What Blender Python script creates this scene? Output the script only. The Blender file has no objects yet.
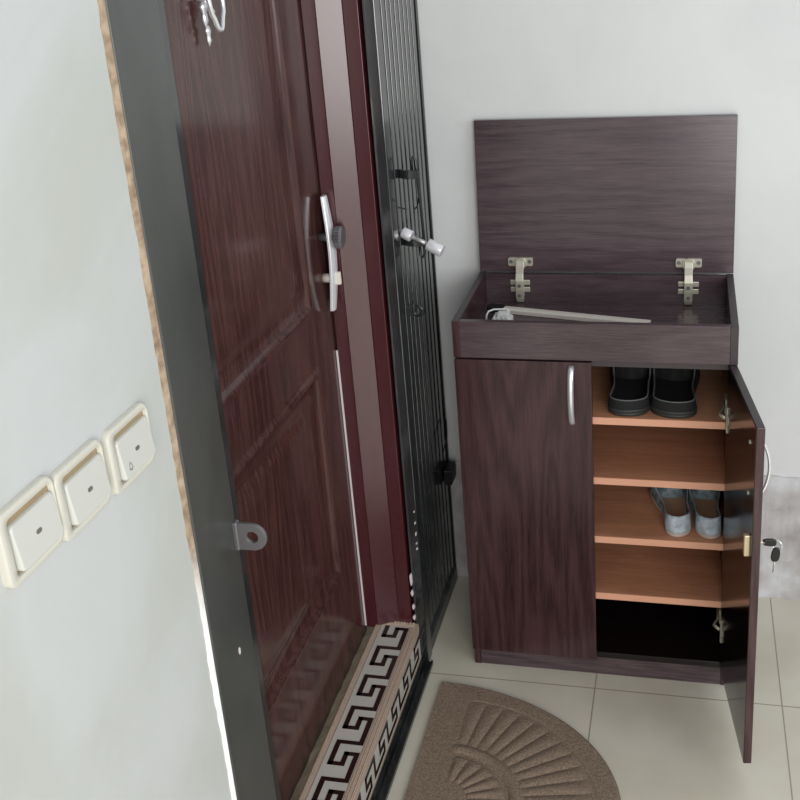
import bpy, bmesh, math, random
from mathutils import Vector, Matrix
random.seed(7)
PI = math.pi
col = bpy.context.scene.collection

# ---------------------------------------------------------------- materials
def new_mat(name):
    m = bpy.data.materials.new(name); m.use_nodes = True
    nt = m.node_tree; b = nt.nodes['Principled BSDF']
    return m, nt, b
def rgb(r, g, b):
    f = lambda c: ((c/255+.055)/1.055)**2.4 if c > 10 else c/255/12.92
    return (f(r), f(g), f(b), 1)
def plain(name, c, rough=.5, metal=0, bump=0, bscale=200, var=0, vscale=8, coat=0, spec=.5):
    m, nt, b = new_mat(name)
    b.inputs['Base Color'].default_value = c
    b.inputs['Roughness'].default_value = rough
    b.inputs['Metallic'].default_value = metal
    b.inputs['Coat Weight'].default_value = coat
    b.inputs['Specular IOR Level'].default_value = spec
    tc = nt.nodes.new('ShaderNodeTexCoord')
    n = nt.nodes.new('ShaderNodeTexNoise'); n.inputs['Scale'].default_value = vscale; n.inputs['Detail'].default_value = 5
    nt.links.new(tc.outputs['Object'], n.inputs['Vector'])
    mx = nt.nodes.new('ShaderNodeMix'); mx.data_type = 'RGBA'
    mx.inputs['A'].default_value = tuple(x*(1-var) for x in c[:3])+(1,)
    mx.inputs['B'].default_value = tuple(min(1, x*(1+var)) for x in c[:3])+(1,)
    nt.links.new(n.outputs['Fac'], mx.inputs['Factor']); nt.links.new(mx.outputs['Result'], b.inputs['Base Color'])
    if bump:
        n2 = nt.nodes.new('ShaderNodeTexNoise'); n2.inputs['Scale'].default_value = bscale; n2.inputs['Detail'].default_value = 4
        nt.links.new(tc.outputs['Object'], n2.inputs['Vector'])
        bp = nt.nodes.new('ShaderNodeBump'); bp.inputs['Strength'].default_value = bump; bp.inputs['Distance'].default_value = .002
        nt.links.new(n2.outputs['Fac'], bp.inputs['Height']); nt.links.new(bp.outputs['Normal'], b.inputs['Normal'])
    return m
def wood(name, c1, c2, axis='Z', rough=.25, scale=1, bump=.15, cathedral=True, spec=.5, amp=.07):
    m, nt, b = new_mat(name)
    b.inputs['Specular IOR Level'].default_value = spec
    tc = nt.nodes.new('ShaderNodeTexCoord')
    mp = nt.nodes.new('ShaderNodeMapping')
    s = {'Z': (1, 1, .09), 'X': (.09, 1, 1), 'Y': (1, .09, 1)}[axis]
    mp.inputs['Scale'].default_value = s
    nt.links.new(tc.outputs['Object'], mp.inputs['Vector'])
    n1 = nt.nodes.new('ShaderNodeTexNoise'); n1.inputs['Scale'].default_value = 8*scale; n1.inputs['Detail'].default_value = 2
    nt.links.new(mp.outputs['Vector'], n1.inputs['Vector'])
    # contour rings of a stretched noise give the flame grain
    mul = nt.nodes.new('ShaderNodeMath'); mul.operation = 'MULTIPLY'; mul.inputs[1].default_value = 90 if cathedral else 25
    nt.links.new(n1.outputs['Fac'], mul.inputs[0])
    sn = nt.nodes.new('ShaderNodeMath'); sn.operation = 'SINE'; nt.links.new(mul.outputs[0], sn.inputs[0])
    n2 = nt.nodes.new('ShaderNodeTexNoise'); n2.inputs['Scale'].default_value = 330*scale; n2.inputs['Detail'].default_value = 6; n2.inputs['Roughness'].default_value = .7
    mp2 = nt.nodes.new('ShaderNodeMapping'); mp2.inputs['Scale'].default_value = tuple(.25 if x < 1 else 1 for x in s)
    mp2.inputs['Scale'].default_value = tuple(x*.5 if x < 1 else 1 for x in s)
    nt.links.new(tc.outputs['Object'], mp2.inputs['Vector']); nt.links.new(mp2.outputs['Vector'], n2.inputs['Vector'])
    n3 = nt.nodes.new('ShaderNodeTexNoise'); n3.inputs['Scale'].default_value = 3*scale; n3.inputs['Detail'].default_value = 3
    nt.links.new(tc.outputs['Object'], n3.inputs['Vector'])
    a = nt.nodes.new('ShaderNodeMath'); a.operation = 'MULTIPLY_ADD'; a.inputs[1].default_value = amp; a.inputs[2].default_value = 0
    nt.links.new(sn.outputs[0], a.inputs[0])
    a2 = nt.nodes.new('ShaderNodeMath'); a2.operation = 'MULTIPLY_ADD'; a2.inputs[1].default_value = .9
    nt.links.new(n2.outputs['Fac'], a2.inputs[0]); nt.links.new(a.outputs[0], a2.inputs[2])
    a3 = nt.nodes.new('ShaderNodeMath'); a3.operation = 'MULTIPLY_ADD'; a3.inputs[1].default_value = .35; 
    nt.links.new(n3.outputs['Fac'], a3.inputs[0]); nt.links.new(a2.outputs[0], a3.inputs[2])
    cr = nt.nodes.new('ShaderNodeValToRGB')
    cr.color_ramp.elements[0].position = .36; cr.color_ramp.elements[0].color = c1
    cr.color_ramp.elements[1].position = .92; cr.color_ramp.elements[1].color = c2
    nt.links.new(a3.outputs[0], cr.inputs['Fac']); nt.links.new(cr.outputs['Color'], b.inputs['Base Color'])
    b.inputs['Roughness'].default_value = rough
    if bump:
        bp = nt.nodes.new('ShaderNodeBump'); bp.inputs['Strength'].default_value = bump; bp.inputs['Distance'].default_value = .0006
        nt.links.new(a2.outputs[0], bp.inputs['Height']); nt.links.new(bp.outputs['Normal'], b.inputs['Normal'])
    return m

def ramp_mat(name, stops, scale, rough, bump=0, detail=6, stretch=(1, 1, 1), metal=0, dist=.002):
    m, nt, b = new_mat(name)
    tc = nt.nodes.new('ShaderNodeTexCoord'); mp = nt.nodes.new('ShaderNodeMapping'); mp.inputs['Scale'].default_value = stretch
    nt.links.new(tc.outputs['Object'], mp.inputs['Vector'])
    n = nt.nodes.new('ShaderNodeTexNoise'); n.inputs['Scale'].default_value = scale; n.inputs['Detail'].default_value = detail
    nt.links.new(mp.outputs['Vector'], n.inputs['Vector'])
    cr = nt.nodes.new('ShaderNodeValToRGB'); e = cr.color_ramp.elements
    e[0].position, e[0].color = stops[0]; e[1].position, e[1].color = stops[-1]
    for p, c in stops[1:-1]:
        k = e.new(p); k.color = c
    nt.links.new(n.outputs['Fac'], cr.inputs['Fac']); nt.links.new(cr.outputs['Color'], b.inputs['Base Color'])
    b.inputs['Roughness'].default_value = rough; b.inputs['Metallic'].default_value = metal
    if bump:
        bp = nt.nodes.new('ShaderNodeBump'); bp.inputs['Strength'].default_value = bump; bp.inputs['Distance'].default_value = dist
        nt.links.new(n.outputs['Fac'], bp.inputs['Height']); nt.links.new(bp.outputs['Normal'], b.inputs['Normal'])
    return m

M = {}
M['cab'] = wood('cabinet_wood_upright', rgb(42, 24, 26), rgb(80, 54, 56), 'Z', .22, amp=.11)
M['cabx'] = wood('cabinet_wood_level', rgb(54, 42, 46), rgb(96, 80, 84), 'X', .2)
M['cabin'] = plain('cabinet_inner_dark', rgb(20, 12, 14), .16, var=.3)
M['edge'] = plain('edge_band', rgb(62, 52, 56), .4, var=.15)
M['shelf'] = wood('shelf_laminate', rgb(180, 122, 90), rgb(226, 168, 132), 'X', .38, bump=.05, cathedral=False)
M['shelfedge'] = plain('shelf_edge', rgb(226, 168, 138), .45, var=.06)
M['door'] = wood('door_wood', rgb(48, 26, 26), rgb(94, 61, 56), 'Z', .17, scale=1.1, bump=.1, amp=.10)
M['jamb'] = plain('maroon_paint', rgb(70, 25, 31), .27, var=.12, vscale=6)
M['jamb'].node_tree.nodes['Principled BSDF'].inputs['IOR'].default_value = 1.75
M['iron'] = ramp_mat('black_iron_paint', [(.3, rgb(16, 17, 18)), (.7, rgb(42, 45, 46))], 9, .2, .03, stretch=(1, 1, .4))
M['bar'] = ramp_mat('black_gloss_bar', [(.3, rgb(20, 23, 25)), (.7, rgb(44, 48, 50))], 9, .13, .02, stretch=(1, 1, .4))
M['bar'].node_tree.nodes['Principled BSDF'].inputs['IOR'].default_value = 1.9
M['ironlight'] = ramp_mat('grey_flecked_iron', [(.3, rgb(40, 42, 43)), (.66, rgb(80, 82, 82)), (.75, rgb(150, 148, 142))], 14, .35, .1, stretch=(1, 1, .3))
M['irongrey'] = ramp_mat('post_iron_paint', [(.3, rgb(52, 54, 52)), (.7, rgb(82, 84, 82))], 5, .28, .1, stretch=(1, 1, .4))
M['chrome'] = plain('chrome', rgb(235, 235, 238), .22, .7)
M['pale'] = plain('pale_chrome', rgb(236, 236, 240), .3, .4)
M['nickel'] = plain('nickel', rgb(196, 192, 176), .35, .5)
M['steel'] = plain('brushed_steel', rgb(190, 188, 190), .32, .6)
M['dull'] = plain('dull_grey_steel', rgb(120, 118, 120), .45, .6, var=.2)
M['black'] = plain('black_plastic', rgb(14, 14, 15), .4)
M['switch'] = plain('cream_plastic', rgb(208, 205, 193), .3)
M['rocker'] = plain('rocker_plastic', rgb(203, 203, 196), .28)
M['tan'] = plain('tan_plastic', rgb(158, 138, 106), .4)
M['lens'] = plain('grey_lens', rgb(110, 104, 98), .3)
M['cream'] = plain('cream_strip', rgb(222, 214, 204), .45)
M['white'] = plain('white_plastic', rgb(226, 226, 224), .4)
M['seal'] = plain('white_seal', rgb(215, 205, 205), .5)
M['brass'] = plain('pale_brass', rgb(214, 196, 160), .35, .4)
M['sole'] = plain('dark_rubber', rgb(44, 46, 44), .55, var=.2, bump=.3)
M['shoeblack'] = plain('black_canvas', rgb(20, 20, 20), .8, bump=.5, bscale=600, var=.3)
M['insole'] = plain('dark_insole', rgb(12, 12, 12), .9)
M['pink_sole'] = plain('pale_sole', rgb(188, 172, 160), .6, var=.08)
M['canvas'] = ramp_mat('mottled_blue_grey_canvas', [(.3, rgb(62, 88, 94)), (.45, rgb(120, 138, 144)), (.58, rgb(160, 174, 184)), (.72, rgb(110, 140, 138))], 45, .85, .4)
M['tan_insole'] = plain('tan_insole', rgb(196, 164, 136), .8, var=.15)
M['tile'] = plain('sill_tile_white', rgb(198, 193, 184), .25, var=.06)
M['tileborder'] = ramp_mat('sill_tile_border', [(.35, rgb(186, 156, 138)), (.5, rgb(200, 182, 164)), (.65, rgb(176, 160, 138))], 220, .3)
M['tileline'] = plain('sill_tile_line', rgb(150, 104, 84), .3)
M['meander'] = plain('sill_tile_brown', rgb(42, 22, 20), .25)
M['concrete'] = ramp_mat('rough_cement', [(.3, rgb(190, 182, 154)), (.7, rgb(226, 218, 190))], 40, .9, .6)
M['mat'] = ramp_mat('brown_mat_pile', [(.3, rgb(108, 91, 77)), (.7, rgb(152, 133, 114))], 260, 1, .9, detail=8)

def wall_mat(name, base, stain, z_lo=None):
    m, nt, b = new_mat(name)
    b.inputs['Roughness'].default_value = .55
    g = nt.nodes.new('ShaderNodeNewGeometry')
    n = nt.nodes.new('ShaderNodeTexNoise'); n.inputs['Scale'].default_value = 2.2; n.inputs['Detail'].default_value = 5; n.inputs['Distortion'].default_value = .6
    nt.links.new(g.outputs['Position'], n.inputs['Vector'])
    cr = nt.nodes.new('ShaderNodeValToRGB'); e = cr.color_ramp.elements
    e[0].position = .38; e[0].color = stain; e[1].position = .55; e[1].color = base
    nt.links.new(n.outputs['Fac'], cr.inputs['Fac']); nt.links.new(cr.outputs['Color'], b.inputs['Base Color'])
    n2 = nt.nodes.new('ShaderNodeTexNoise'); n2.inputs['Scale'].default_value = 18; n2.inputs['Detail'].default_value = 8
    nt.links.new(g.outputs['Position'], n2.inputs['Vector'])
    bp = nt.nodes.new('ShaderNodeBump'); bp.inputs['Strength'].default_value = .12; bp.inputs['Distance'].default_value = .01
    nt.links.new(n2.outputs['Fac'], bp.inputs['Height']); nt.links.new(bp.outputs['Normal'], b.inputs['Normal'])
    return m
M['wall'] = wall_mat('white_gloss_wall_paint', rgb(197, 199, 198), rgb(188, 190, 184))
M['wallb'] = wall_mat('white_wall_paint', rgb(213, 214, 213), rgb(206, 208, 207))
M['dado'] = ramp_mat('grey_plaster_dado', [(.32, rgb(160, 154, 152)), (.5, rgb(184, 181, 180)), (.66, rgb(206, 206, 208))], 12, .6, .5, detail=9, dist=.006)
# plaster edge: beige and crumbly high up, white low down
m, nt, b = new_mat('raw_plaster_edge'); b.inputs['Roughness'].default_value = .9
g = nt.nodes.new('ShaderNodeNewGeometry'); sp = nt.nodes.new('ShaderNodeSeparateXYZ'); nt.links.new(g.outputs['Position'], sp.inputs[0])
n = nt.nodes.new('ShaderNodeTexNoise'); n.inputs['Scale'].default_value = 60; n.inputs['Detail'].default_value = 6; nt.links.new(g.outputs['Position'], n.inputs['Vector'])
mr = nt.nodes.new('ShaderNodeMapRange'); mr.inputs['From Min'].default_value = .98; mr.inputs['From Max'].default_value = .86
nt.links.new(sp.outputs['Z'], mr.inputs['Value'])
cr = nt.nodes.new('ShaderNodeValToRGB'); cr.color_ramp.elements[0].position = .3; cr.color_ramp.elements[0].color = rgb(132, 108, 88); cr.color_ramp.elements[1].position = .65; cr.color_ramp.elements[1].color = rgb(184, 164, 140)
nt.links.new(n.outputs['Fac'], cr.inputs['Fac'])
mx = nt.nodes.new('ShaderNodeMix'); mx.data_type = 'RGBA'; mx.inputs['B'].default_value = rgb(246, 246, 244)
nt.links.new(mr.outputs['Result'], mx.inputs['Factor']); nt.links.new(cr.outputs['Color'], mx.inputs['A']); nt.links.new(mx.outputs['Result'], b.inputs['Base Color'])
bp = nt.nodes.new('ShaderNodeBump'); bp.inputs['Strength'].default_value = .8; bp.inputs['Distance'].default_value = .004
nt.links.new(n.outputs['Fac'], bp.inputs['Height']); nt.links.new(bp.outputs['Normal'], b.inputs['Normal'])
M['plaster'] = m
# floor tiles
m, nt, b = new_mat('cream_floor_tiles'); b.inputs['Roughness'].default_value = .22
g = nt.nodes.new('ShaderNodeNewGeometry'); sp = nt.nodes.new('ShaderNodeSeparateXYZ'); nt.links.new(g.outputs['Position'], sp.inputs[0])
def grout(axis, off, pitch):
    a = nt.nodes.new('ShaderNodeMath'); a.operation = 'SUBTRACT'; a.inputs[1].default_value = off; nt.links.new(sp.outputs[axis], a.inputs[0])
    p = nt.nodes.new('ShaderNodeMath'); p.operation = 'PINGPONG'; p.inputs[1].default_value = pitch/2; nt.links.new(a.outputs[0], p.inputs[0])
    l = nt.nodes.new('ShaderNodeMath'); l.operation = 'LESS_THAN'; l.inputs[1].default_value = .0016; nt.links.new(p.outputs[0], l.inputs[0])
    return l
gx = grout('X', .297, .422); gy = grout('Y', -.372, .422)
mxx = nt.nodes.new('ShaderNodeMath'); mxx.operation = 'MAXIMUM'; nt.links.new(gx.outputs[0], mxx.inputs[0]); nt.links.new(gy.outputs[0], mxx.inputs[1])
n = nt.nodes.new('ShaderNodeTexNoise'); n.inputs['Scale'].default_value = 5; n.inputs['Detail'].default_value = 6; nt.links.new(g.outputs['Position'], n.inputs['Vector'])
cr = nt.nodes.new('ShaderNodeValToRGB'); cr.color_ramp.elements[0].position = .35; cr.color_ramp.elements[0].color = rgb(204, 198, 180); cr.color_ramp.elements[1].position = .7; cr.color_ramp.elements[1].color = rgb(217, 212, 197)
nt.links.new(n.outputs['Fac'], cr.inputs['Fac'])
mx = nt.nodes.new('ShaderNodeMix'); mx.data_type = 'RGBA'; mx.inputs['B'].default_value = rgb(160, 151, 130)
nt.links.new(mxx.outputs[0], mx.inputs['Factor']); nt.links.new(cr.outputs['Color'], mx.inputs['A']); nt.links.new(mx.outputs['Result'], b.inputs['Base Color'])
M['floor'] = m

# ---------------------------------------------------------------- mesh builder (world coordinates, rebased on the parent)
class MB:
    def __init__(s): s.v = []; s.f = []; s.sm = []
    def add(s, vs, fs, smooth=False, mt=None):
        o = len(s.v)
        s.v += [Vector(p) if mt is None else mt @ Vector(p) for p in vs]
        s.f += [tuple(i+o for i in f) for f in fs]; s.sm += [smooth]*len(fs); return s
    def box(s, x0, x1, y0, y1, z0, z1, mt=None):
        vs = [(x, y, z) for z in (z0, z1) for y in (y0, y1) for x in (x0, x1)]
        return s.add(vs, [(0, 2, 3, 1), (4, 5, 7, 6), (0, 1, 5, 4), (2, 6, 7, 3), (0, 4, 6, 2), (1, 3, 7, 5)], False, mt)
    def rbox(s, x0, x1, y0, y1, z0, z1, r=.002, mt=None, seg=2):
        bm = bmesh.new(); bmesh.ops.create_cube(bm, size=1)
        for v in bm.verts:
            v.co = Vector(((x0+x1)/2+v.co.x*(x1-x0), (y0+y1)/2+v.co.y*(y1-y0), (z0+z1)/2+v.co.z*(z1-z0)))
        r = min(r, .45*min(abs(x1-x0), abs(y1-y0), abs(z1-z0)))
        bmesh.ops.bevel(bm, geom=bm.edges[:], offset=r, segments=seg, profile=.5, affect='EDGES')
        bm.verts.ensure_lookup_table(); bm.verts.index_update()
        s.add([v.co.copy() for v in bm.verts], [tuple(v.index for v in f.verts) for f in bm.faces], False, mt); bm.free(); return s
    def prism(s, pts, axis, a, b, mt=None, smooth=False, closed=True):
        # pts: 2D outline in the two other axes (in xyz order)
        def mk(p, t):
            return {'x': (t, p[0], p[1]), 'y': (p[0], t, p[1]), 'z': (p[0], p[1], t)}[axis]
        n = len(pts); vs = [mk(p, a) for p in pts]+[mk(p, b) for p in pts]
        fs = [(i, (i+1) % n, n+(i+1) % n, n+i) for i in range(n)]
        s.add(vs, fs, smooth, mt)
        s.add(vs, [tuple(range(n-1, -1, -1)), tuple(range(n, 2*n))], False, mt); return s
    def tube(s, path, r, n=10, mt=None, caps=True, flat=None):
        P = [Vector(p) for p in path]; rings = []
        up = None
        for i, p in enumerate(P):
            t = (P[min(i+1, len(P)-1)]-P[max(i-1, 0)]).normalized()
            if up is None:
                up = Vector((0, 0, 1)) if abs(t.z) < .9 else Vector((0, 1, 0))
            a = t.cross(up).normalized(); bb = a.cross(t).normalized(); up = bb
            rr = r[i] if isinstance(r, (list, tuple)) else r
            fa, fb = flat or (1, 1)
            rings.append([p+rr*(math.cos(2*PI*k/n)*a*fa+math.sin(2*PI*k/n)*bb*fb) for k in range(n)])
        vs = [q for ring in rings for q in ring]
        fs = [(i*n+k, i*n+(k+1) % n, (i+1)*n+(k+1) % n, (i+1)*n+k) for i in range(len(P)-1) for k in range(n)]
        s.add(vs, fs, True, mt)
        if caps: s.add(rings[0]+rings[-1], [tuple(range(n-1, -1, -1)), tuple(range(n, 2*n))], False, mt)
        return s
    def cyl(s, a, b, r, n=24, mt=None, r2=None):
        a, b = Vector(a), Vector(b)
        return s.tube([a, b], [r, r if r2 is None else r2], n, mt)
    def grid(s, rows, smooth=True, mt=None, wrap=False):
        n = len(rows[0]); vs = [q for r in rows for q in r]
        fs = [(i*n+k, i*n+(k+1) % n, (i+1)*n+(k+1) % n, (i+1)*n+k) for i in range(len(rows)-1) for k in range(n if wrap else n-1)]
        return s.add(vs, fs, smooth, mt)
    def ring(s, c, axis, R_, r, n=28, k=8, sx=1, sy=1, mt=None, a0=0, a1=2*PI):
        path = []
        for i in range(n+1):
            t = a0+(a1-a0)*i/n; u, w = R_*sx*math.cos(t), R_*sy*math.sin(t)
            path.append({'x': (c[0], c[1]+u, c[2]+w), 'y': (c[0]+u, c[1], c[2]+w), 'z': (c[0]+u, c[1]+w, c[2])}[axis])
        return s.tube(path, r, k, mt)
    def build(s, name, mat, parent=None, bevel=0, recalc=True):
        off = wloc(parent) if parent else Vector((0, 0, 0))
        me = bpy.data.meshes.new(name); me.from_pydata([v-off for v in s.v], [], s.f)
        for p, q in zip(me.polygons, s.sm): p.use_smooth = q
        if recalc:
            bm = bmesh.new(); bm.from_mesh(me); bmesh.ops.remove_doubles(bm, verts=bm.verts, dist=1e-6)
            bmesh.ops.recalc_face_normals(bm, faces=bm.faces[:]); bm.to_mesh(me); bm.free()
        for mm in (mat if isinstance(mat, (list, tuple)) else [mat]): me.materials.append(mm)
        o = bpy.data.objects.new(name, me); col.objects.link(o)
        if parent: o.parent = parent
        if bevel:
            md = o.modifiers.new('bevel', 'BEVEL'); md.width = bevel; md.segments = 2; md.limit_method = 'ANGLE'; md.angle_limit = .7
        return o
def wloc(o):
    v = Vector((0, 0, 0))
    while o: v += o.location; o = o.parent
    return v
def thing(name, label, cat, loc, group=None):
    o = bpy.data.objects.new(name, None); col.objects.link(o); o.empty_display_size = .05
    o.location = loc; o['label'] = label; o['category'] = cat
    if group: o['group'] = group
    return o
def tag(o, label, cat, group=None):
    o['label'] = label; o['category'] = cat
    if group: o['group'] = group
    return o
def struct(o): o['kind'] = 'structure'; return o
def rrect(w, h, r, n=6, cx=0, cy=0):
    out = []
    for (sx, sy, a) in ((1, 1, 0), (-1, 1, 90), (-1, -1, 180), (1, -1, 270)):
        for i in range(n+1):
            t = math.radians(a+90*i/n); out.append((cx+sx*(w/2-r)+r*math.cos(t), cy+sy*(h/2-r)+r*math.sin(t)))
    return out

# ---------------------------------------------------------------- room
XW = -.13                       # plane of the left wall
YB = .04                        # plane of the back wall
struct(MB().box(-1.0, 4.2, -5.0, .3, -.06, 0).build('floor', M['floor']))
struct(MB().box(-1.0, 4.2, YB, YB+.2, 0, 2.9).build('wall_back', M['wallb']))
wl = MB().box(XW-.25, XW, -5.0, -1.331, 0, 2.9)
wl.box(XW-.25, XW, -1.337, YB, 2.12, 2.9)
wl.box(XW-.25, XW-.022, -.30, YB, 0, 2.12)
struct(wl.build('wall_left', M['wall']))
# uneven grey dado along the foot of the back wall
mb = MB(); rows = []
n = 160
xs = [XW+(2.6-XW)*i/n for i in range(n+1)]
zt = [.357+.003*math.sin(x*37)+.002*math.sin(x*91) for x in xs]
out = [(x, YB-.006-.0012*math.sin(x*50), 0) for x in xs], [(x, YB-.006-.001*math.sin(x*63), z) for x, z in zip(xs, zt)], [(x, YB+.01, z+.001) for x, z in zip(xs, zt)]
mb.grid([out[0], out[1], out[2]], False)
struct(mb.build('baseboard_back', M['dado']))
# plaster edge strip beside the iron post
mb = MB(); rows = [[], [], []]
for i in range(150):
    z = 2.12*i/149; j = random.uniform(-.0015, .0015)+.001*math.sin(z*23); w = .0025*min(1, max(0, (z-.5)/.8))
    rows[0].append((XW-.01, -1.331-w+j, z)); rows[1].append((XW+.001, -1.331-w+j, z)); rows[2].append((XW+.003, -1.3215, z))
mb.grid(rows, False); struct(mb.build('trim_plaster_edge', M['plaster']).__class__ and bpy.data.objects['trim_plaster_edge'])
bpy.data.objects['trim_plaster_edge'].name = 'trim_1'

# ---------------------------------------------------------------- door leaf
XD = -.262
DY0, DY1, DZ0, DZ1 = -1.255, -.3465, .088, 2.07
# height field over the leaf: raised mouldings round two sunk panels
panels = [(-1.13, -.472, .335, .855), (-1.13, -.472, .972, 1.93)]
def relief(y, z):
    for (a, b_, c, d) in panels:
        q = min(y-a, b_-y, z-c, d-z)
        if q > 0:
            if q < .026:
                return .0085*math.sin(PI*q/.026)-.004*(q/.026)
            if q < .060: return -.004
            if q < .080: return -.004+.005*(q-.06)/.02
            return .001
    return 0
def lines(lo, hi, marks, step):
    s = {round(lo, 5), round(hi, 5)}
    t = lo
    while t < hi: s.add(round(t, 5)); t += step
    for m_ in marks:
        for k in range(0, 9):
            s.add(round(m_+k*.00325, 5)) if True else None
            s.add(round(m_-k*.00325, 5))
        for k in (.06, .08, .07): s.add(round(m_+k, 5)); s.add(round(m_-k, 5))
    return sorted(x for x in s if lo <= x <= hi)
ys = lines(DY0, DY1, [-1.13, -.472], .05); zs = lines(DZ0, DZ1, [.335, .855, .972, 1.93], .05)
mb = MB()
mb.grid([[(XD+relief(y, z), y, z) for y in ys] for z in zs], True)
mb.box(XD-.04, XD-.012, DY0, DY1, DZ0, DZ1)
for (a, b_, c, d) in ((DY0, DY0, DZ0, DZ1), (DY1, DY1, DZ0, DZ1)): mb.add([(XD-.03, a, c), (XD, a, c), (XD, a, d), (XD-.03, a, d)], [(0, 1, 2, 3)])
mb.add([(XD-.03, DY0, DZ0), (XD, DY0, DZ0), (XD, DY1, DZ0), (XD-.03, DY1, DZ0)], [(0, 1, 2, 3)])
door = struct(mb.build('door_1', M['door']))
# pull plate with knob, stem, lock cylinder
pl = MB(); N = 16
def plate_row(t):
    z = 1.197-.250*t; w = .019*(1-.45*abs(2*t-1)**2.2); bow = .017+.010*math.sin(PI*t)
    yc = -.374-.012*t
    return [(XD+bow, yc-w, z), (XD+bow+.004, yc-w*.4, z), (XD+bow+.004, yc+w*.4, z), (XD+bow, yc+w, z), (XD+bow-.006, yc+w, z), (XD+bow-.006, yc-w, z)]
rows = [plate_row(i/N) for i in range(N+1)]
pl.grid(rows, False, wrap=True); pl.add(rows[0]+rows[-1], [(0, 1, 2, 3, 4, 5), (11, 10, 9, 8, 7, 6)])
yk = -.392
plate = pl.build('escutcheon_plate', M['pale'], door, .0012)
kn = MB(); kn.cyl((XD, yk+.012, 1.108), (XD+.034, yk+.012, 1.108), .009, 20)
kn.build('knob_stem', M['dull'], door)
kn = MB()
NK = 48
def gear(x, r0, r1): return [(x, yk+.012+(r1 if k % 2 else r0)*math.cos(2*PI*k/NK), 1.108+(r1 if k % 2 else r0)*math.sin(2*PI*k/NK)) for k in range(NK)]
kn.grid([gear(XD+.034, .016, .016), gear(XD+.036, .0215, .024), gear(XD+.048, .0215, .024), gear(XD+.052, .017, .017)], False, wrap=True)
kn.add(gear(XD+.034, .016, .016), [tuple(range(NK))]); kn.add(gear(XD+.052, .017, .017), [tuple(range(NK))])
kn.build('ribbed_knob', M['dull'], door)
lk = MB(); lk.cyl((XD, -.382, 1.018), (XD+.024, -.382, 1.018), .010, 20); lk.rbox(XD+.020, XD+.038, -.387, -.377, 1.004, 1.032, .002)
lk.build('lock_turn', M['cream'], door)
# silver ornament hanging on the door
kn = MB(); cx, cy, cz = XD+.024, -.797, 1.640
pts = []
for i in range(33):
    t = 2*PI*i/32; u = .026*math.sin(t); w = -.062*math.cos(t)
    if w < -.04: u *= .8
    pts.append((cx+.003*math.cos(t), cy+u, cz+w))
kn.tube(pts, .0042, 8)
orn = kn.build('door_ornament', M['chrome'], door)
for nm, (py, pz, s_) in (('pendant', (-.816, 1.606, 1.0)), ('pendant', (-.812, 1.572, .75))):
    k2 = MB(); rws = []
    for i in range(9):
        t = i/8; r = .010*s_*math.sin(PI*min(.98, t+.05))**.7*(1+.35*math.sin(9*t))
        rws.append([(cx-.012+r*.6*math.cos(2*PI*k/10), py+r*math.sin(2*PI*k/10), pz+.022*s_-.044*s_*t) for k in range(10)])
    k2.grid(rws, True, wrap=True); k2.build(nm, M['chrome'], orn)
MB().tube([(XD, -.815, 1.626), (cx-.010, -.816, 1.628), (cx, -.808, 1.606)], .0035, 8).build('hook', M['chrome'], orn)

# jamb of painted steel, stepped profile, and threshold
def ext(pts, z0, z1): return MB().prism(pts, 'z', z0, z1)
prof = [(-.300, -.300), (-.300, -.3455), (-.2585, -.3455), (-.2585, -.3560), (-.2510, -.3560), (-.2300, -.3550), (-.2290, -.3570), (-.1790, -.3400), (-.1775, -.3415), (-.1470, -.3405), (-.1455, -.3300), (-.1455, -.300)]
jamb = struct(ext(prof, .108, 2.10).build('trim_2', M['jamb'], None, .0008))
prof2 = [(x, -1.603-y) for x, y in prof]
struct(MB().prism([(x, y) for x, y in reversed(prof2)], 'z', .088, 2.10).build('trim_3', M['jamb'], None, .0008))
struct(MB().box(-.30, -.146, -1.30, -.30, 2.07, 2.12).build('trim_4', M['jamb']))
MB().rbox(-.2615, -.2570, -.3590, -.3560, .112, .84, .0008).build('door_seal', M['seal'], jamb)

# door sill
sill = MB().rbox(-.236, -.131, -1.338, -.338, 0, .1145, .0025).build('trim_5', M['tile'])
struct(sill)
sb = MB(); T = .1145
def strip_top(x0, x1, e=.0005): sb.box(x0, x1, -1.336, -.339, T-.001, T+e)
def strip_front(z0, z1, e=.0005): sb.box(-.1315, -.131+e, -1.336, -.339, z0, z1)
strip_top(-.2335, -.2215); strip_top(-.1455, -.1335); strip_front(.094, .111); strip_front(.010, .0245)
sb.build('tile_border', M['tileborder'], sill)
sb = MB()
for x in (-.2345, -.2205, -.1470, -.1415, -.1325): sb.box(x-.0005, x+.0005, -1.336, -.339, T-.001, T+.0008)
for z in (.093, .1005, .112): sb.box(-.1315, -.1302, -1.336, -.339, z-.0005, z+.0005)
sb.build('border_line', M['tileline'], sill)
sb = MB(); P_ = .1022; y0 = -.431
L, Rr = 0., 1.
def seg(w0, w1, u0, u1, k):      # one stroke of the key pattern, k = which repeat
    ya, yb = y0-P_*(k+u0), y0-P_*(k+u1)
    if yb < -1.335 or ya > -.34 and yb > -.34: return
    ya = min(ya, -.341)
    a, b_ = -.2090+.0595*w0, -.2090+.0595*w1
    sb.box(a, b_, yb, ya, T-.001, T+.0009)
    a, b_ = .0865-.0575*w0, .0865-.0575*w1
    sb.box(-.1315, -.1300, yb, ya, min(a, b_), max(a, b_))
hh, vv = .095, .18
for k in range(-1, 9):
    seg(0, 1, 0, hh, k)                 # cross stroke
    seg(0, vv, hh, .68, k)              # long left stroke
    seg(0, .62, .68-hh, .68, k)         # foot
    seg(.44, .62, .30, .68-hh, k)       # inner stroke
    seg(.44, 1, .30, .30+hh, k)         # inner head
    seg(1-vv, 1, .30+hh, 1, k)          # long right stroke
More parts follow.
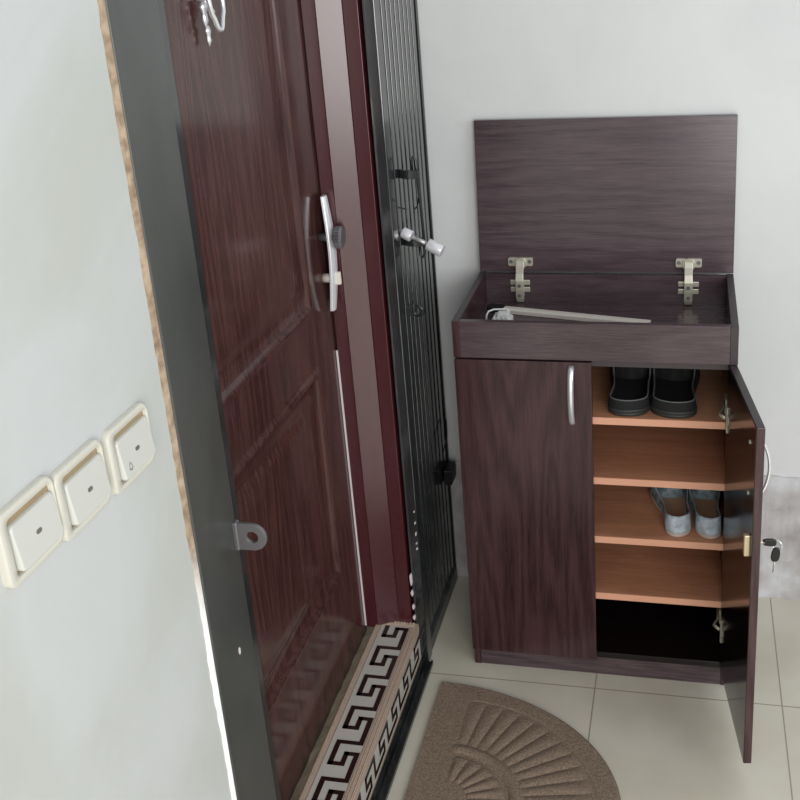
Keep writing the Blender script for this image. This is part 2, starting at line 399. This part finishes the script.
sb.build('key_pattern', M['meander'], sill)
cb = MB(); rows = [[], [], []]
for i in range(90):
    y = -.345-.99*i/89; j = random.uniform(-.0025, .0025)
    rows[0].append((-.275, y, .080+j)); rows[1].append((-.250, y, .098+j)); rows[2].append((-.2345, y, .112+j*.5))
cb.grid(rows, True); cb.box(-.33, -.236, -1.338, -.338, 0, .078)
struct(cb.build('trim_6', M['concrete']))
# ragged grout where the jamb stands on the sill
cb = MB()
for i in range(16):
    x = -.255+.112*i/15; r = random.uniform(.003, .0065)
    cb.add([(x-r, -.352-r*.4, .1152), (x+r, -.352-r*.6, .1152), (x+r, -.338, .1152), (x-r, -.338, .1152), (x, -.340, .1152+r*.9)], [(0, 1, 4), (1, 2, 4), (2, 3, 4), (3, 0, 4)])
cb.build('grout_edge', M['tileborder'], sill)

# ---------------------------------------------------------------- iron frame of the security gate
fr = thing('gate_frame', 'black painted iron frame set around the maroon entrance door', 'frame', (-.125, -1.28, 0))
MB().rbox(-.160, -.1245, -1.322, -1.206, 0, 2.12, .002).build('post', M['irongrey'], fr)
MB().rbox(-.165, -.150, -1.206, -1.141, .115, 2.07, .0015).build('stop_bar', M['bar'], fr)
MB().rbox(-.1375, -.1130, -.3385, -.300, 0, 2.12, .002).build('post', M['bar'], fr)
MB().rbox(-.160, -.1245, -1.206, -.3385, 2.07, 2.12, .002).build('head_bar', M['iron'], fr)
t = MB().rbox(-.1295, -.121, -1.205, -.34, 0, .018, .0012); t.rbox(-.122, -.102, -1.205, -.34, 0, .008, .002); t.rbox(-.106, -.101, -1.205, -.34, 0, .012, .001)
t.build('threshold_bar', M['iron'], fr)
# pale edge of the right post
we = MB(); rows = [[], [], []]
for i in range(120):
    z = .12+1.98*i/119; j = random.uniform(0, .002)
    rows[0].append((-.1375, -.3392, z)); rows[1].append((-.1345+j, -.3392, z)); rows[2].append((-.1345+j, -.3384, z))
we.grid(rows, False); we.build('pale_edge', M['ironlight'], fr)
for (z, s_) in ((.245, .018), (.205, .010), (.165, .009), (.135, .007), (.37, .0045), (.33, .003), (.345, .0025), (.40, .003), (.43, .002)):
    k = 10; cx0 = -.139 if z < .3 else -.118; wf = MB()
    wf.prism([(cx0+(.0035 if z < .3 else .0018)*math.cos(2*PI*i/k)*random.uniform(.6, 1.2), z+s_*math.sin(2*PI*i/k)*random.uniform(.7, 1.1)) for i in range(k)], 'y', -.3435, -.3383)
    wf.build('plaster_dab', M['seal'], fr)
# hasp lug on left post
def lug_outline(cx0, x1, zc, h, n=14):
    r = h/2; pts = [(cx0, zc-r), (x1-r, zc-r)]
    for i in range(1, n): a = -PI/2+PI*i/n; pts.append((x1-r+r*math.cos(a), zc+r*math.sin(a)))
    pts += [(x1-r, zc+r), (cx0, zc+r)]; return pts
def plate_with_hole(mb, x0, x1, zc, h, rh, ya, yb):
    # outline and hole as matched rings
    r = h/2; hc = (x1-r, zc); n = 40; O = []; I = []
    for i in range(n):
        a = 2*PI*i/n; dx, dz = math.cos(a), math.sin(a)
        if dx >= 0: O.append((hc[0]+r*dx, zc+r*dz))
        else:
            tt = min((hc[0]-x0)/-dx, r/abs(dz) if abs(dz) > 1e-6 else 9)
            O.append((hc[0]+tt*dx, zc+tt*dz))
        I.append((hc[0]+rh*dx, zc+rh*dz))
    rows = [[(p[0], y, p[1]) for p in Q] for Q, y in ((O, ya), (O, yb), (I, yb), (I, ya), (O, ya))]
    return mb.grid(rows, False, wrap=True)
lg = MB(); plate_with_hole(lg, -.128, -.0765, .9195, .0425, .009, -1.216, -1.2105); lg.rbox(-.1260, -.1180, -1.2185, -1.2065, .897, .942, .002)
lg.build('padlock_lug', M['dull'], fr, .0006)
# paint drop on left post
MB().prism([(-1.252+.0028*math.cos(a*PI/6), .752+.006*math.sin(a*PI/6)) for a in range(12)], 'x', -.1250, -.1238).build('paint_drop', M['seal'], fr)

# barred gate panel folded into the corner
gt = thing('security_gate', 'folded black iron security gate with vertical bars beside the door', 'gate', (-.13, -.09, 0))
MB().box(-.150, -.144, -.298, .028, .03, 2.10).build('back_sheet', M['iron'], gt)
yb_ = [-.283+.0345*k for k in range(9)]
for y in yb_:
    MB().rbox(-.1435, -.121, y-.012, y+.012, .041, 2.10, .0015).build('bar', M['bar'], gt)
MB().rbox(-.146, -.118, .0175, .029, .005, 2.10, .002).build('edge_stile', M['iron'], gt)
MB().rbox(-.150, -.114, -.298, .014, .004, .04, .002).build('bottom_rail', M['ironlight'], gt)
for zc in (1.209, 1.056):
    c = MB(); rows = []
    for i in range(11):
        t_ = i/10; x = -.126+.048*t_; y = -.228-.010*math.sin(PI*t_); h = .0095
        rows.append([(x, y-.003, zc-h-.004*t_), (x, y+.003, zc-h-.004*t_), (x, y+.003, zc+h-.004*t_), (x, y-.003, zc+h-.004*t_)])
    c.grid(rows, False, wrap=True); c.add(rows[0]+rows[-1], [(0, 1, 2, 3), (7, 6, 5, 4)]); c.build('bolt_guide', M['iron'], gt)
lg = MB(); lg.rbox(-.128, -.108, -.236, -.226, .877, .901, .002); lg.ring((-.1005, -.231, .8885), 'y', .0105, .0042, 24, 8); lg.build('bolt_eye', M['iron'], gt)
rod = [(-.0935, -.222, 1.200), (-.093, -.222, 1.232), (-.089, -.222, 1.242), (-.084, -.222, 1.236), (-.0825, -.222, 1.200), (-.0790, -.222, 1.12), (-.0775, -.222, 1.05), (-.0785, -.222, 1.022), (-.0835, -.222, 1.014), (-.0885, -.222, 1.020), (-.089, -.222, 1.04)]
MB().tube(rod, .0032, 8).build('drop_rod', M['iron'], gt)
MB().tube([(-.112, -.16, 1.108), (-.096, -.19, 1.122), (-.083, -.222, 1.150)], .0018, 6).build('stay_wire', M['iron'], gt)
MB().tube([(-.112, -.06, .43), (-.105, -.03, .47), (-.112, .0, .50)], .0018, 6).build('stay_wire', M['iron'], gt)
MB().rbox(-.118, -.097, -.045, .012, .330, .372, .002).build('hinge_block', M['black'], gt)
# chrome bolt
A = Vector((-.119, -.256, 1.084)); B_ = Vector((-.025, -.272, 1.044)); d = (B_-A).normalized(); Lb = (B_-A).length
bo = thing('lock_bolt', 'chrome dumbbell-shaped bolt sticking out from the black gate guide', 'bolt', A)
def seg_(m_, a, b__, r, n=20): m_.cyl(A+d*a, A+d*b__, r, n)
q = MB(); seg_(q, 0, .006, .005); seg_(q, .004, .026, .0125, 24); q.build('small_head', M['pale'], bo, .0012)
q = MB(); seg_(q, .024, Lb-.034, .0048); q.build('shaft', M['steel'], bo)
q = MB(); seg_(q, Lb-.036, Lb, .0135, 28); q.build('large_head', M['pale'], bo, .0012)

# ---------------------------------------------------------------- light switches
def switch(yc, zc, label, kind):
    o = thing('light_switch' if kind != 'bell' else 'doorbell_switch', label, 'switch', (XW, yc, zc), 'row of three wall switches')
    W_, H_ = .0915, .080
    def bulge(z): return .0030*math.cos((z-zc)/(H_/2)*1.3)
    out = rrect(W_, H_, .012, 6, yc, zc); n = len(out)
    inn = rrect(W_-.016, H_-.018, .006, 6, yc+.004, zc)
    def rg(pts, x, s=1, b=1): return [(x+b*bulge(p[1]), yc+(p[0]-yc)*s, zc+(p[1]-zc)*s) for p in pts]
    m_ = MB(); m_.grid([rg(out, XW, 1, 0), rg(out, XW+.005, 1), rg(out, XW+.0068, .985), rg(out, XW+.0074, .955), rg(inn, XW+.0072, 1.02), rg(inn, XW+.0064, 1), rg(inn, XW+.001, .99, 0)], True, wrap=True)
    m_.build('frame', M['switch'], o)
    m_ = MB(); m_.add(rg(inn, XW+.0030, 1.0, .5), [tuple(range(n))]); m_.build('recess', M['tan'], o)
    rcx, rcz = yc+.0055, zc-.0025
    rk = rrect(W_-.020, H_-.031, .005, 6, rcx, rcz)
    def tilt(p): return .0050+.0045*(zc+.022-p[1])/.044
    rws = [[(XW+.002, p[0], p[1]) for p in rk], [(XW+.002+tilt(p), p[0], p[1]) for p in rk], [(XW+.0040+tilt(p), rcx+(p[0]-rcx)*.95, rcz+(p[1]-rcz)*.95) for p in rk]]
    m_ = MB(); m_.grid(rws, True, wrap=True); m_.add(rws[-1], [tuple(range(n))]); r_ = m_.build('rocker', M['rocker'], o)
    def onr(y, z): return (XW+.0040+tilt((y, z)), y, z)
    m_ = MB(); pts = [(rcx+p[0], rcz+p[1]) for p in rrect(.0085, .0045, .0021, 4)]
    rr = [[(lambda q_: (q_[0]-.001, q_[1], q_[2]))(onr(*p)) for p in pts], [(lambda q_: (q_[0]+.0006, q_[1], q_[2]))(onr(*p)) for p in pts]]
    m_.grid(rr, False, wrap=True); m_.add(rr[1], [tuple(range(len(pts)))]); m_.build('indicator_lens', M['lens'], r_)
    if kind == 'bell':
        m_ = MB(); by, bz = yc-.016, zc-.0145
        path = [onr(by+a*.001, bz+b*.001) for a, b in ((-4, -3), (-2.6, -1), (-2.2, 2), (-1.2, 4), (0, 4.6), (1.2, 4), (2.2, 2), (2.6, -1), (4, -3), (-4, -3))]
        m_.tube([(p[0]+.0002, p[1], p[2]) for p in path], .0004, 6)
        m_.tube([(onr(by-.001, bz-.0045)[0]+.0002, by-.001, bz-.0042), (onr(by+.001, bz-.0045)[0]+.0002, by+.001, bz-.0042)], .0007, 6)
        m_.build('bell_symbol', M['lens'], r_)
    return o
switch(-1.628, 1.1875, 'cream light switch farthest from the door, cut off by the photo edge', 'a')
switch(-1.535, 1.1800, 'cream light switch in the middle of three on the white wall', 'b')
switch(-1.433, 1.1750, 'cream doorbell switch with bell symbol, nearest the black door frame', 'bell')

# ---------------------------------------------------------------- shoe cabinet
W, D, H = .60, .3365, .9061
ZA = .8219; dt = .016; FY = -D+dt            # FY: front of the carcass behind the doors
cab = thing('shoe_cabinet', 'dark brown wooden shoe cabinet with open lid, one door ajar', 'cabinet', (W/2, -.16, 0))
t = .016
# side panels
for s_ in (0, 1):
    x0 = 0 if s_ == 0 else W-t
    p = MB().prism([(FY, 0), (0, 0), (0, H), (-D, H), (-D, ZA), (FY, ZA)], 'x', x0, x0+t)
    sp_ = p.build('side_panel', M['cab'], cab, .0006)
    MB().box(x0+.0008, x0+t-.0008, -D+.0008, -.0008, H-.0002, H+.0004).build('edge_band', M['edge'], sp_)
    if s_ == 1: MB().box(x0+.0008, x0+t-.0008, -D-.0004, -D+.001, ZA+.001, H).build('edge_band', M['edge'], sp_)
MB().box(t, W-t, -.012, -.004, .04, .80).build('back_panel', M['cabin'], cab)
MB().rbox(t, W-t, -.018, -.002, .80, H-.001, .0006).build('tray_back', M['cabx'], cab)
MB().rbox(t, W-t, -D+.0005, -D+.016, ZA, H, .0008).build('front_rail', M['cabx'], cab)
tb = MB().rbox(t, W-t, FY+.0005, -.004, .803, .836, .0006).build('tray_board', M['cabx'], cab)
MB().box(t, W-t, FY-.0004, FY+.002, .8035, ZA-.0002).build('edge_band', M['edge'], tb)
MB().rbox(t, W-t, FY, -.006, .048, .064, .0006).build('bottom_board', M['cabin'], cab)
MB().rbox(t, W-t, FY+.0012, FY+.015, 0, .0475, .0006).build('plinth', M['cabx'], cab)
for zt_ in (.6805, .5316, .3802, .2283):
    sh = MB().rbox(t, W-t, FY+.004, -.012, zt_-.017, zt_, .0005).build('shelf', M['shelf'], cab)
    MB().box(t, W-t, FY+.0032, FY+.0042, zt_-.0167, zt_-.0004).build('edge_band', M['shelfedge'], sh)
# lid, hinged at the back and leaning on the wall
LH = .368; lean = .020
Mt = Matrix.Translation((0, 0, H)) @ Matrix.Rotation(-math.atan2(lean, LH), 4, 'X')
lid = MB().rbox(0, W, .0, .015, .001, LH, .0008, Mt).build('lid', M['cabx'], cab)
MB().box(.001, W-.001, -.0004, .001, -.0004, .0022, Mt @ Matrix.Translation((0, 0, .0015))).build('edge_band', M['edge'], lid)
def lid_hinge(xc):
    h = MB()
    yl = -.0015
    h.prism(rrect(.060, .021, .004, 4, xc, .933), 'y', yl-.003, yl+.004)
    h.cyl((xc, yl-.008, .930), (xc, yl+.002, .930), .0150, 28)
    o = h.build('hinge', M['nickel'], cab, .0006)
    a = MB()
    # bent arm from cup to mounting plate
    rows = []
    for (y, z, w) in ((-.010, .938, .010), (-.016, .925, .010), (-.026, .910, .0095), (-.033, .893, .010), (-.034, .870, .010), (-.032, .848, .010), (-.028, .838, .008)):
        rows.append([(xc-w, y, z), (xc+w, y, z), (xc+w, y+.006, z), (xc-w, y+.006, z)])
    a.grid(rows, False, wrap=True); a.add(rows[0]+rows[-1], [(0, 1, 2, 3), (7, 6, 5, 4)]); a.build('hinge_arm', M['nickel'], o, .0015)
    a = MB()
    a.rbox(xc-.024, xc+.024, -.022, -.0175, .880, .893, .003); a.rbox(xc-.024, xc+.024, -.022, -.0175, .862, .875, .003); a.rbox(xc-.010, xc+.010, -.030, -.0175, .852, .895, .002)
    a.build('mounting_plate', M['nickel'], o)
    for dx, ya, yb, z, r in ((-.0225, -.0062, -.0040, .934, .0045), (.0225, -.0062, -.0040, .934, .0045), (0, -.0365, -.033, .882, .0042), (0, -.0360, -.032, .857, .0038)):
        MB().cyl((xc+dx, ya, z), (xc+dx, yb, z), r, 14).build('screw', M['dull'], o)
lid_hinge(.101); lid_hinge(.498)
# left door (shut)
dl = MB().rbox(.0005, W/2-.001, -D-.001, FY-.001, .0535, ZA-.004, .0012).build('door', M['cab'], cab)
def bow_handle(parent, fx, z0, z1, mt=None, off=.028, r=.0052, flat=(.7, 1.2)):
    # flat bow; fx(u) gives a point from outward distance u and height z
    pth = []
    for i in range(19):
        t_ = i/18; u = off*math.sin(PI*t_)**.62 if 0 < t_ < 1 else -.001
        pth.append(fx(u, z0+(z1-z0)*t_))
    return MB().tube(pth, r, 10, None, flat=flat).build('handle', M['chrome'], parent)
bow_handle(dl, lambda u, z: (.2555, -D-u*.8, z), .672, .808, r=.0062, flat=(1.15, .8))
# right door (open), local frame: u along the leaf from the hinge, w outward through its thickness
ang = .1391; o0 = Vector((W-.0191, FY, 0)); du = Vector((math.sin(ang), -math.cos(ang), 0)); dn = Vector((-du.y, du.x, 0))
def RD(u, w, z): return o0+du*u+dn*w+Vector((0, 0, z))
MR = Matrix(((du.x, dn.x, 0, o0.x), (du.y, dn.y, 0, o0.y), (0, 0, 1, 0), (0, 0, 0, 1)))
dr = MB().rbox(.004, W/2, 0, .016, .0535, ZA-.001, .0012, MR)
dr = dr.build('door', M['cab'], cab)
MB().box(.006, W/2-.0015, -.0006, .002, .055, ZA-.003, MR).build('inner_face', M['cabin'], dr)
MB().box(.006, W/2-.0015, .001, .015, ZA-.002, ZA-.0006, MR).build('edge_band', M['edge'], dr)
bow_handle(dr, lambda u, z: tuple(RD(.262, .016+u*.85, z)), .660, .775, r=.0032, off=.022, flat=(1, 1))
for z in (.660, .768):
    MB().cyl(RD(.252, -.003, z), RD(.252, .001, z), .0042, 14).build('screw', M['nickel'], dr)
for zc in (.697, .165):
    h = MB(); h.rbox(.015, .023, -.004, -.0002, zc-.030, zc+.030, .0015, MR); h.cyl(RD(.020, -.003, zc), RD(.020, .0, zc), .0125, 24)
    hg = h.build('hinge', M['nickel'], dr)
    a = MB(); xx = W-t
    pa = [RD(.018, -.006, zc+.004), RD(.004, -.016, zc+.006), Vector((xx-.010, FY+.010, zc+.010)), Vector((xx-.009, FY+.045, zc+.012))]
    a.tube([tuple(q_) for q_ in pa], .0045, 8, flat=(.6, 1)); a.rbox(xx-.006, xx-.0005, FY+.018, FY+.055, zc-.008, zc+.028, .001)
    a.build('hinge_arm', M['nickel'], hg)
lk = MB().rbox(.275, .286, -.012, -.0004, .540, .586, .002, MR).build('lock_case', M['brass'], dr)
MB().cyl(RD(.272, .015, .563), RD(.272, .0195, .563), .0095, 22).build('keyhole_collar', M['nickel'], dr)

# keys
ks = thing('key_set', 'two black-headed keys on a ring hanging in the open cabinet door lock', 'keys', RD(.272, .02, .563))
def key_head(P0, ax, wide, L_, R__):
    m_ = MB(); P0 = Vector(P0); ax = Vector(ax).normalized(); wide = Vector(wide).normalized(); th = ax.cross(wide).normalized()
    prof = [(0, .35), (.12, .8), (.4, 1), (.75, 1), (.93, .75), (1, .3)]
    O = [P0+ax*L_*a+wide*R__*b for a, b in prof]+[P0+ax*L_*a-wide*R__*b for a, b in reversed(prof)]
    n = len(O); m_.grid([[q_-th*.003 for q_ in O], [q_+th*.003 for q_ in O]], False, wrap=True)
    m_.add([q_-th*.003 for q_ in O], [tuple(range(n))]); m_.add([q_+th*.003 for q_ in O], [tuple(range(n))]); return m_
k1 = RD(.272, .0195, .563)
m_ = MB(); m_.cyl(k1-dn*.004, k1+dn*.010, .0032, 12); m_.build('key_blade', M['nickel'], ks)
key_head(k1+dn*.006, dn+Vector((0, 0, -.05)), (0, 0, 1), .026, .0075).build('key', M['black'], ks, .001)
rc = k1+dn*.033+Vector((0, 0, -.006))
MB().tube([tuple(rc+Vector((.009*math.cos(a*PI/12), -.004*math.cos(a*PI/12), .010*math.sin(a*PI/12)))) for a in range(25)], .0012, 6).build('ring', M['chrome'], ks)
k2 = rc+Vector((.0, -.002, -.010))
key_head(k2+Vector((0, 0, .004)), (-.12, 0, -1), (1, 0, 0), .030, .0080).build('key', M['black'], ks, .001)
m_ = MB(); m_.tube([tuple(k2+Vector((-.003, 0, -.024))), tuple(k2+Vector((-.005, 0, -.050)))], .0026, 8, flat=(.5, 1)); m_.build('key_blade', M['nickel'], ks)

# ---------------------------------------------------------------- things in the tray
zf = .836
a_, b_ = Vector((.062, -.088, zf)), Vector((.415, -.165, zf)); dd = (b_-a_); Ls = dd.length; rz = math.atan2(dd.y, dd.x)
Ms = Matrix.Translation(a_+Vector((0, 0, .0005))) @ Matrix.Rotation(rz, 4, 'Z')
st = thing('plastic_strip', 'long cream plastic strip lying in the open cabinet tray', 'strip', a_)
m_ = MB().prism([(-.011, 0), (.011, 0), (.011, .009), (.007, .0125), (-.007, .0125), (-.011, .009)], 'x', 0.0, Ls, Ms); m_.build('strip_body', M['cream'], st, .0008)
MB().rbox(-.030, .012, -.0125, .0125, 0, .0145, .003, Ms).build('black_end_cap', M['black'], st)
zf += .0004
gd = thing('cable_clip', 'small white plastic clip with wire loop in the cabinet tray corner', 'clip', (.075, -.165, zf))
m_ = MB()
m_.rbox(.058, .104, -.186, -.150, zf, zf+.018, .004); m_.rbox(.070, .098, -.180, -.158, zf+.016, zf+.030, .004)
for i in range(4): m_.rbox(.062+.010*i, .067+.010*i, -.190, -.150, zf+.014, zf+.022, .001)
m_.build('clip_body', M['white'], gd)
MB().tube([(.044, -.176, zf+.002), (.045, -.174, zf+.022), (.049, -.168, zf+.030), (.060, -.160, zf+.032), (.088, -.156, zf+.032), (.098, -.160, zf+.028)], .0022, 8).build('wire_loop', M['white'], gd)

# ---------------------------------------------------------------- shoes
def sm(a, b, x): x = max(0, min(1, (x-a)/(b-a))); return x*x*(3-2*x)
def make_shoe(label, group, L_, wd, xh, yh, zb, turn, style, mirror=1):
    """heel at (xh, yh), toe pointing into the cabinet (+Y); turn swings the toe; mirror flips the last"""
    o = thing('slip_on_shoe' if style == 'slip' else 'canvas_shoe', label, 'shoe', (xh, yh, zb), group)
    # t_ runs 0 toe .. 1 heel, local y = distance from the heel
    Mx = Matrix.Translation((xh, yh, zb)) @ Matrix.Rotation(turn, 4, 'Z')
    slip = style == 'slip'
    def half(t_):
        a = math.sin(PI/2*min(1, t_/.22))**.62 if t_ < .22 else 1
        w = wd/2*(1-(.13 if slip else .30)*sm(.28, .66, t_)+(.07 if slip else .0)*sm(.66, .9, t_))
        h0 = .86 if slip else .84
        e = max(0, 1-((t_-h0)/(1-h0))**(2.6 if slip else 2.2))**.5 if t_ > h0 else 1
        return w*a*e
    def cen(t_): return mirror*.10*wd*math.sin(PI*(1-t_)*.9)
    def Y(t_): return (1-t_)*L_
    hs = .017 if slip else .011
    NT = 60; NS = 40
    tt = [.0006+.9988*(1-math.cos(PI*i/NT))/2 for i in range(NT+1)]
    m_ = MB(); rows = []
    layers = [(0, .95), (.30, 1.02), (.42, .985), (.52, .985), (.62, 1.03), (1, 1.02)] if slip else [(0, .95), (.3, 1.03), (1, 1.02)]
    loop = [(cen(t_)+half(t_), Y(t_)) for t_ in tt]+[(cen(t_)-half(t_), Y(t_)) for t_ in reversed(tt)]
    for z_, s_ in layers:
        rows.append([(x*s_, L_/2+(y-L_/2)*(1+(s_-1)*.4), z_*hs) for x, y in loop])
    m_.grid(rows, True, wrap=True, mt=Mx); m_.add(rows[-1], [tuple(range(len(loop)))], mt=Mx); m_.add(rows[0], [tuple(range(len(loop)))], mt=Mx)
    m_.build('sole', M['sole'] if slip else M['pink_sole'], o)
    th0 = .40 if slip else .34
    def rim(t_):
        if slip: return .038+.022*sm(.5, .38, t_)-.002*sm(.55, .7, t_)
        return .038+.006*sm(.5, .36, t_)+.012*sm(.7, 1, t_)
    def arch(t_): return hs+((.030 if slip else .024))*min(1, t_/.2+.05)**.55+(.022 if slip else .016)*sm(.12, .45, t_)
    rows = []; rimL = []; rimR = []
    for t_ in tt:
        h = half(t_)*.985; c_ = cen(t_); row = []
        heelf = 1-.16*sm(.85, 1, t_)
        for k in range(NS+1):
            s_ = -1+2*k/NS; a = abs(s_); sg = 1 if s_ > 0 else -1
            tx = th0-.10*(min(1, a/.8)**2) if slip else th0-.10*(min(1, a/.8)**2)
            op = sm(tx, tx+.03, t_)
            ax_ = math.sin(s_*PI/2); az = hs*.9+(arch(t_)-hs*.9)*max(0, math.cos(s_*PI/2))**.6
            r_ = rim(t_)
            if a > .80: f_ = (1-a)/.20; bx = 1-.07*f_; bz = hs*.9+(r_-hs*.9)*f_
            elif a > .62: f_ = (.80-a)/.18; bx = .93-.05*f_; bz = r_-(r_-hs-.002)*f_
            else: bx = .88*a/.62; bz = hs+.002
            x = c_+h*(ax_*(1-op)+bx*sg*op); z = az*(1-op)+bz*op
            fz = sm(-.001, .012, t_)
            zz = hs*.9+(z-hs*.9)*fz
            yy = Y(t_)*.985+.0015+.005*sm(.9, 1, t_)*(zz/.05)
            row.append((x, yy, zz))
            if abs(a-.8) < 1e-6 and op > .5: (rimR if s_ > 0 else rimL).append((x, yy, zz))
        rows.append(row)
    # heel wall: close the cup at the back of the foot opening
    mH = MB(); last = rows[-1]
    m_ = MB(); m_.grid(rows, True, mt=Mx)
    up = m_.build('upper', M['shoeblack'] if slip else M['canvas'], o, recalc=False)
    sd = up.modifiers.new('thick', 'SOLIDIFY'); sd.thickness = .0018; sd.offset = 0
    # heel counter wraps round the end
    hc = []
    tw = [t_ for t_ in tt if t_ > .80]
    edge = [(cen(t_)+half(t_)*.97, Y(t_), t_) for t_ in tw]+[(cen(t_)-half(t_)*.97, Y(t_), t_) for t_ in reversed(tw)]
    for f_ in [i/8 for i in range(9)]:
        lean_ = .0035*math.sin(PI*f_*.8)
        hc.append([(x*(1-.07*f_), y*.985+.0015+.004*f_*(1-y/(.2*L_+.001))-lean_*0, hs*.9+(rim(t_)+.0006-hs*.9)*f_) for x, y, t_ in edge])
    m_ = MB(); m_.grid(hc, True, mt=Mx)
    c_ = m_.build('heel_counter', M['shoeblack'] if slip else M['palecanvas'], o, recalc=False)
    sd = c_.modifiers.new('thick', 'SOLIDIFY'); sd.thickness = .003; sd.offset = -.2
    # collar piping all round the opening
    top = hc[-1]
    keepR = [p for p in rimR if p[1] > top[0][1]+.003]; keepL = [p for p in rimL if p[1] > top[0][1]+.003]
    path = keepR+top+list(reversed(keepL))
    if slip:
        MB().tube([Mx @ Vector(p) for p in path], .0019, 8).build('collar', M['collar'], o)
    else:
        MB().tube([Mx @ Vector(p) for p in path], .0014, 6).build('collar', M['palecanvas'], o)
        # small pointed tabs at the heel
    ins = [(cen(t_)+half(t_)*.84, Y(t_)) for t_ in tt if t_ > th0+.02 and t_ < .985]
    ins += [(cen(t_)-half(t_)*.84, Y(t_)) for t_ in reversed(tt) if t_ > th0+.02 and t_ < .985]
    m_ = MB(); m_.prism(ins, 'z', hs+.002, hs+.005, Mx); m_.build('insole', M['insole'] if slip else M['tan_insole'], o)
    return o
M['collar'] = plain('grey_collar', rgb(98, 102, 102), .5)
M['palecanvas'] = ramp_mat('pale_blue_canvas', [(.3, rgb(140, 156, 164)), (.5, rgb(182, 192, 202)), (.7, rgb(206, 212, 220))], 50, .85, .4)
G1 = 'black slip-on shoes on the top shelf'; G2 = 'blue grey canvas shoes on the third shelf'
make_shoe('black slip-on shoe on the top shelf, beside the closed cabinet door', G1, .265, .095, .3725, -.311, .6807, .05, 'slip', 1)
make_shoe('black slip-on shoe on the top shelf, nearer the open cabinet door', G1, .265, .104, .4725, -.311, .6807, -.05, 'slip', -1)
make_shoe('blue grey canvas shoe turned at an angle on the third shelf', G2, .235, .084, .4855, -.304, .3804, .19, 'flat', 1)
make_shoe('blue grey canvas shoe standing straight, close to the open cabinet door', G2, .235, .080, .5545, -.304, .3804, .03, 'flat', -1)

# ---------------------------------------------------------------- half-round door mat
MX, MY, RX, RY = -.063, -.757, .447, .352
def mat_h(x, y):
    px, py = (x-MX-.075)/(RX-.125), (y-MY)/(RY-.055)
    r = math.hypot(px, py); th = math.atan2(py, max(px, 1e-4)) if px > 0 else math.atan2(py, px)
    base = .009
    if px < -.02: return base
    edge = min(1, max(0, (px+.02)/.05))
    h = 0
    if r < 1.0:
        if r > .97: h = -.002*(1-abs(r-.985)/.015)
        elif r > .52:
            f = math.sin(PI*(r-.52)/.45)**.35
            h = .0046*f*abs(math.cos(th*23))**.7-.0020
        elif r > .44: h = .0035*math.sin(PI*(r-.44)/.08)
        elif r > .40: h = -.002
        elif r > .16: h = .0045*math.sin(PI*(r-.16)/.24)**.4*abs(math.cos(th*11))-.001
        else: h = .001
    return base+h*edge
mb = MB(); NR, NTH = 170, 900; rows = []
for i in range(NR+1):
    rr = (i/NR); row = []
    for k in range(NTH+1):
        th = -PI/2+PI*k/NTH
        x, y = MX+RX*rr*math.cos(th), MY+RY*rr*math.sin(th)
        z = mat_h(x, y)
        if i > NR-2: z -= .002*(i-NR+2)
        row.append((x, y, z))
    rows.append(row)
mb.grid(rows, True)
mb.grid([rows[-1], [(p[0], p[1], .0005) for p in rows[-1]]], False)
mb.grid([[(MX, MY-RY, .009), (MX, MY, .009), (MX, MY+RY, .005)], [(MX, MY-RY, .0005), (MX, MY, .0005), (MX, MY+RY, .0005)]], False)
tag(mb.build('door_mat', M['mat'], None), 'brown half-round door mat with embossed fan ribs on the tiled floor', 'mat')

# ---------------------------------------------------------------- light
w = bpy.data.worlds.new('world'); bpy.context.scene.world = w; w.use_nodes = True
bg = w.node_tree.nodes['Background']; bg.inputs['Color'].default_value = (.93, .96, 1, 1); bg.inputs['Strength'].default_value = .62
def area(name, loc, target, sx, sy, power, color):
    l = bpy.data.lights.new(name, 'AREA'); l.shape = 'RECTANGLE'; l.size = sx; l.size_y = sy; l.energy = power; l.color = color
    o = bpy.data.objects.new(name, l); col.objects.link(o); o.location = loc
    o.rotation_euler = (Vector(target)-Vector(loc)).to_track_quat('-Z', 'Y').to_euler(); return o
area('side_fill', (3.0, -2.2, 1.9), (.8, .0, .9), 2.0, 1.8, 34, (.85, .93, 1))  # unseen cool area light, added for soft daylight from the right
area('rear_fill', (1.5, -4.3, 1.6), (.2, -.2, .8), 1.8, 2.2, 80, (1, .98, .95))  # unseen area light, added to brighten the back wall and the jamb strip

# ---------------------------------------------------------------- camera
CAM = [0.497358, -2.407412, 1.723137, 0.23225, 0.341837, -0.064447, 1057.344624, 53.034133, -104.631033]
cx_, cy_, cz_, yaw, pitch, roll, f_, ppx, ppy = CAM
fw = Vector((-math.sin(yaw)*math.cos(pitch), math.cos(yaw)*math.cos(pitch), -math.sin(pitch)))
r0 = Vector((math.cos(yaw), math.sin(yaw), 0)); u0 = r0.cross(fw)
c, s = math.cos(roll), math.sin(roll)
r1 = c*r0+s*u0; u1 = -s*r0+c*u0
cam = bpy.data.cameras.new('camera'); co = bpy.data.objects.new('camera', cam); col.objects.link(co)
co.matrix_world = Matrix(((r1.x, u1.x, -fw.x, cx_), (r1.y, u1.y, -fw.y, cy_), (r1.z, u1.z, -fw.z, cz_), (0, 0, 0, 1)))
cam.sensor_width = 36; cam.sensor_fit = 'HORIZONTAL'; cam.lens = f_*36/800
cam.shift_x = -ppx/800; cam.shift_y = ppy/800; cam.clip_start = .05
bpy.context.scene.camera = co
bpy.context.scene.view_settings.view_transform = 'Standard'
bpy.context.scene.view_settings.exposure = 0
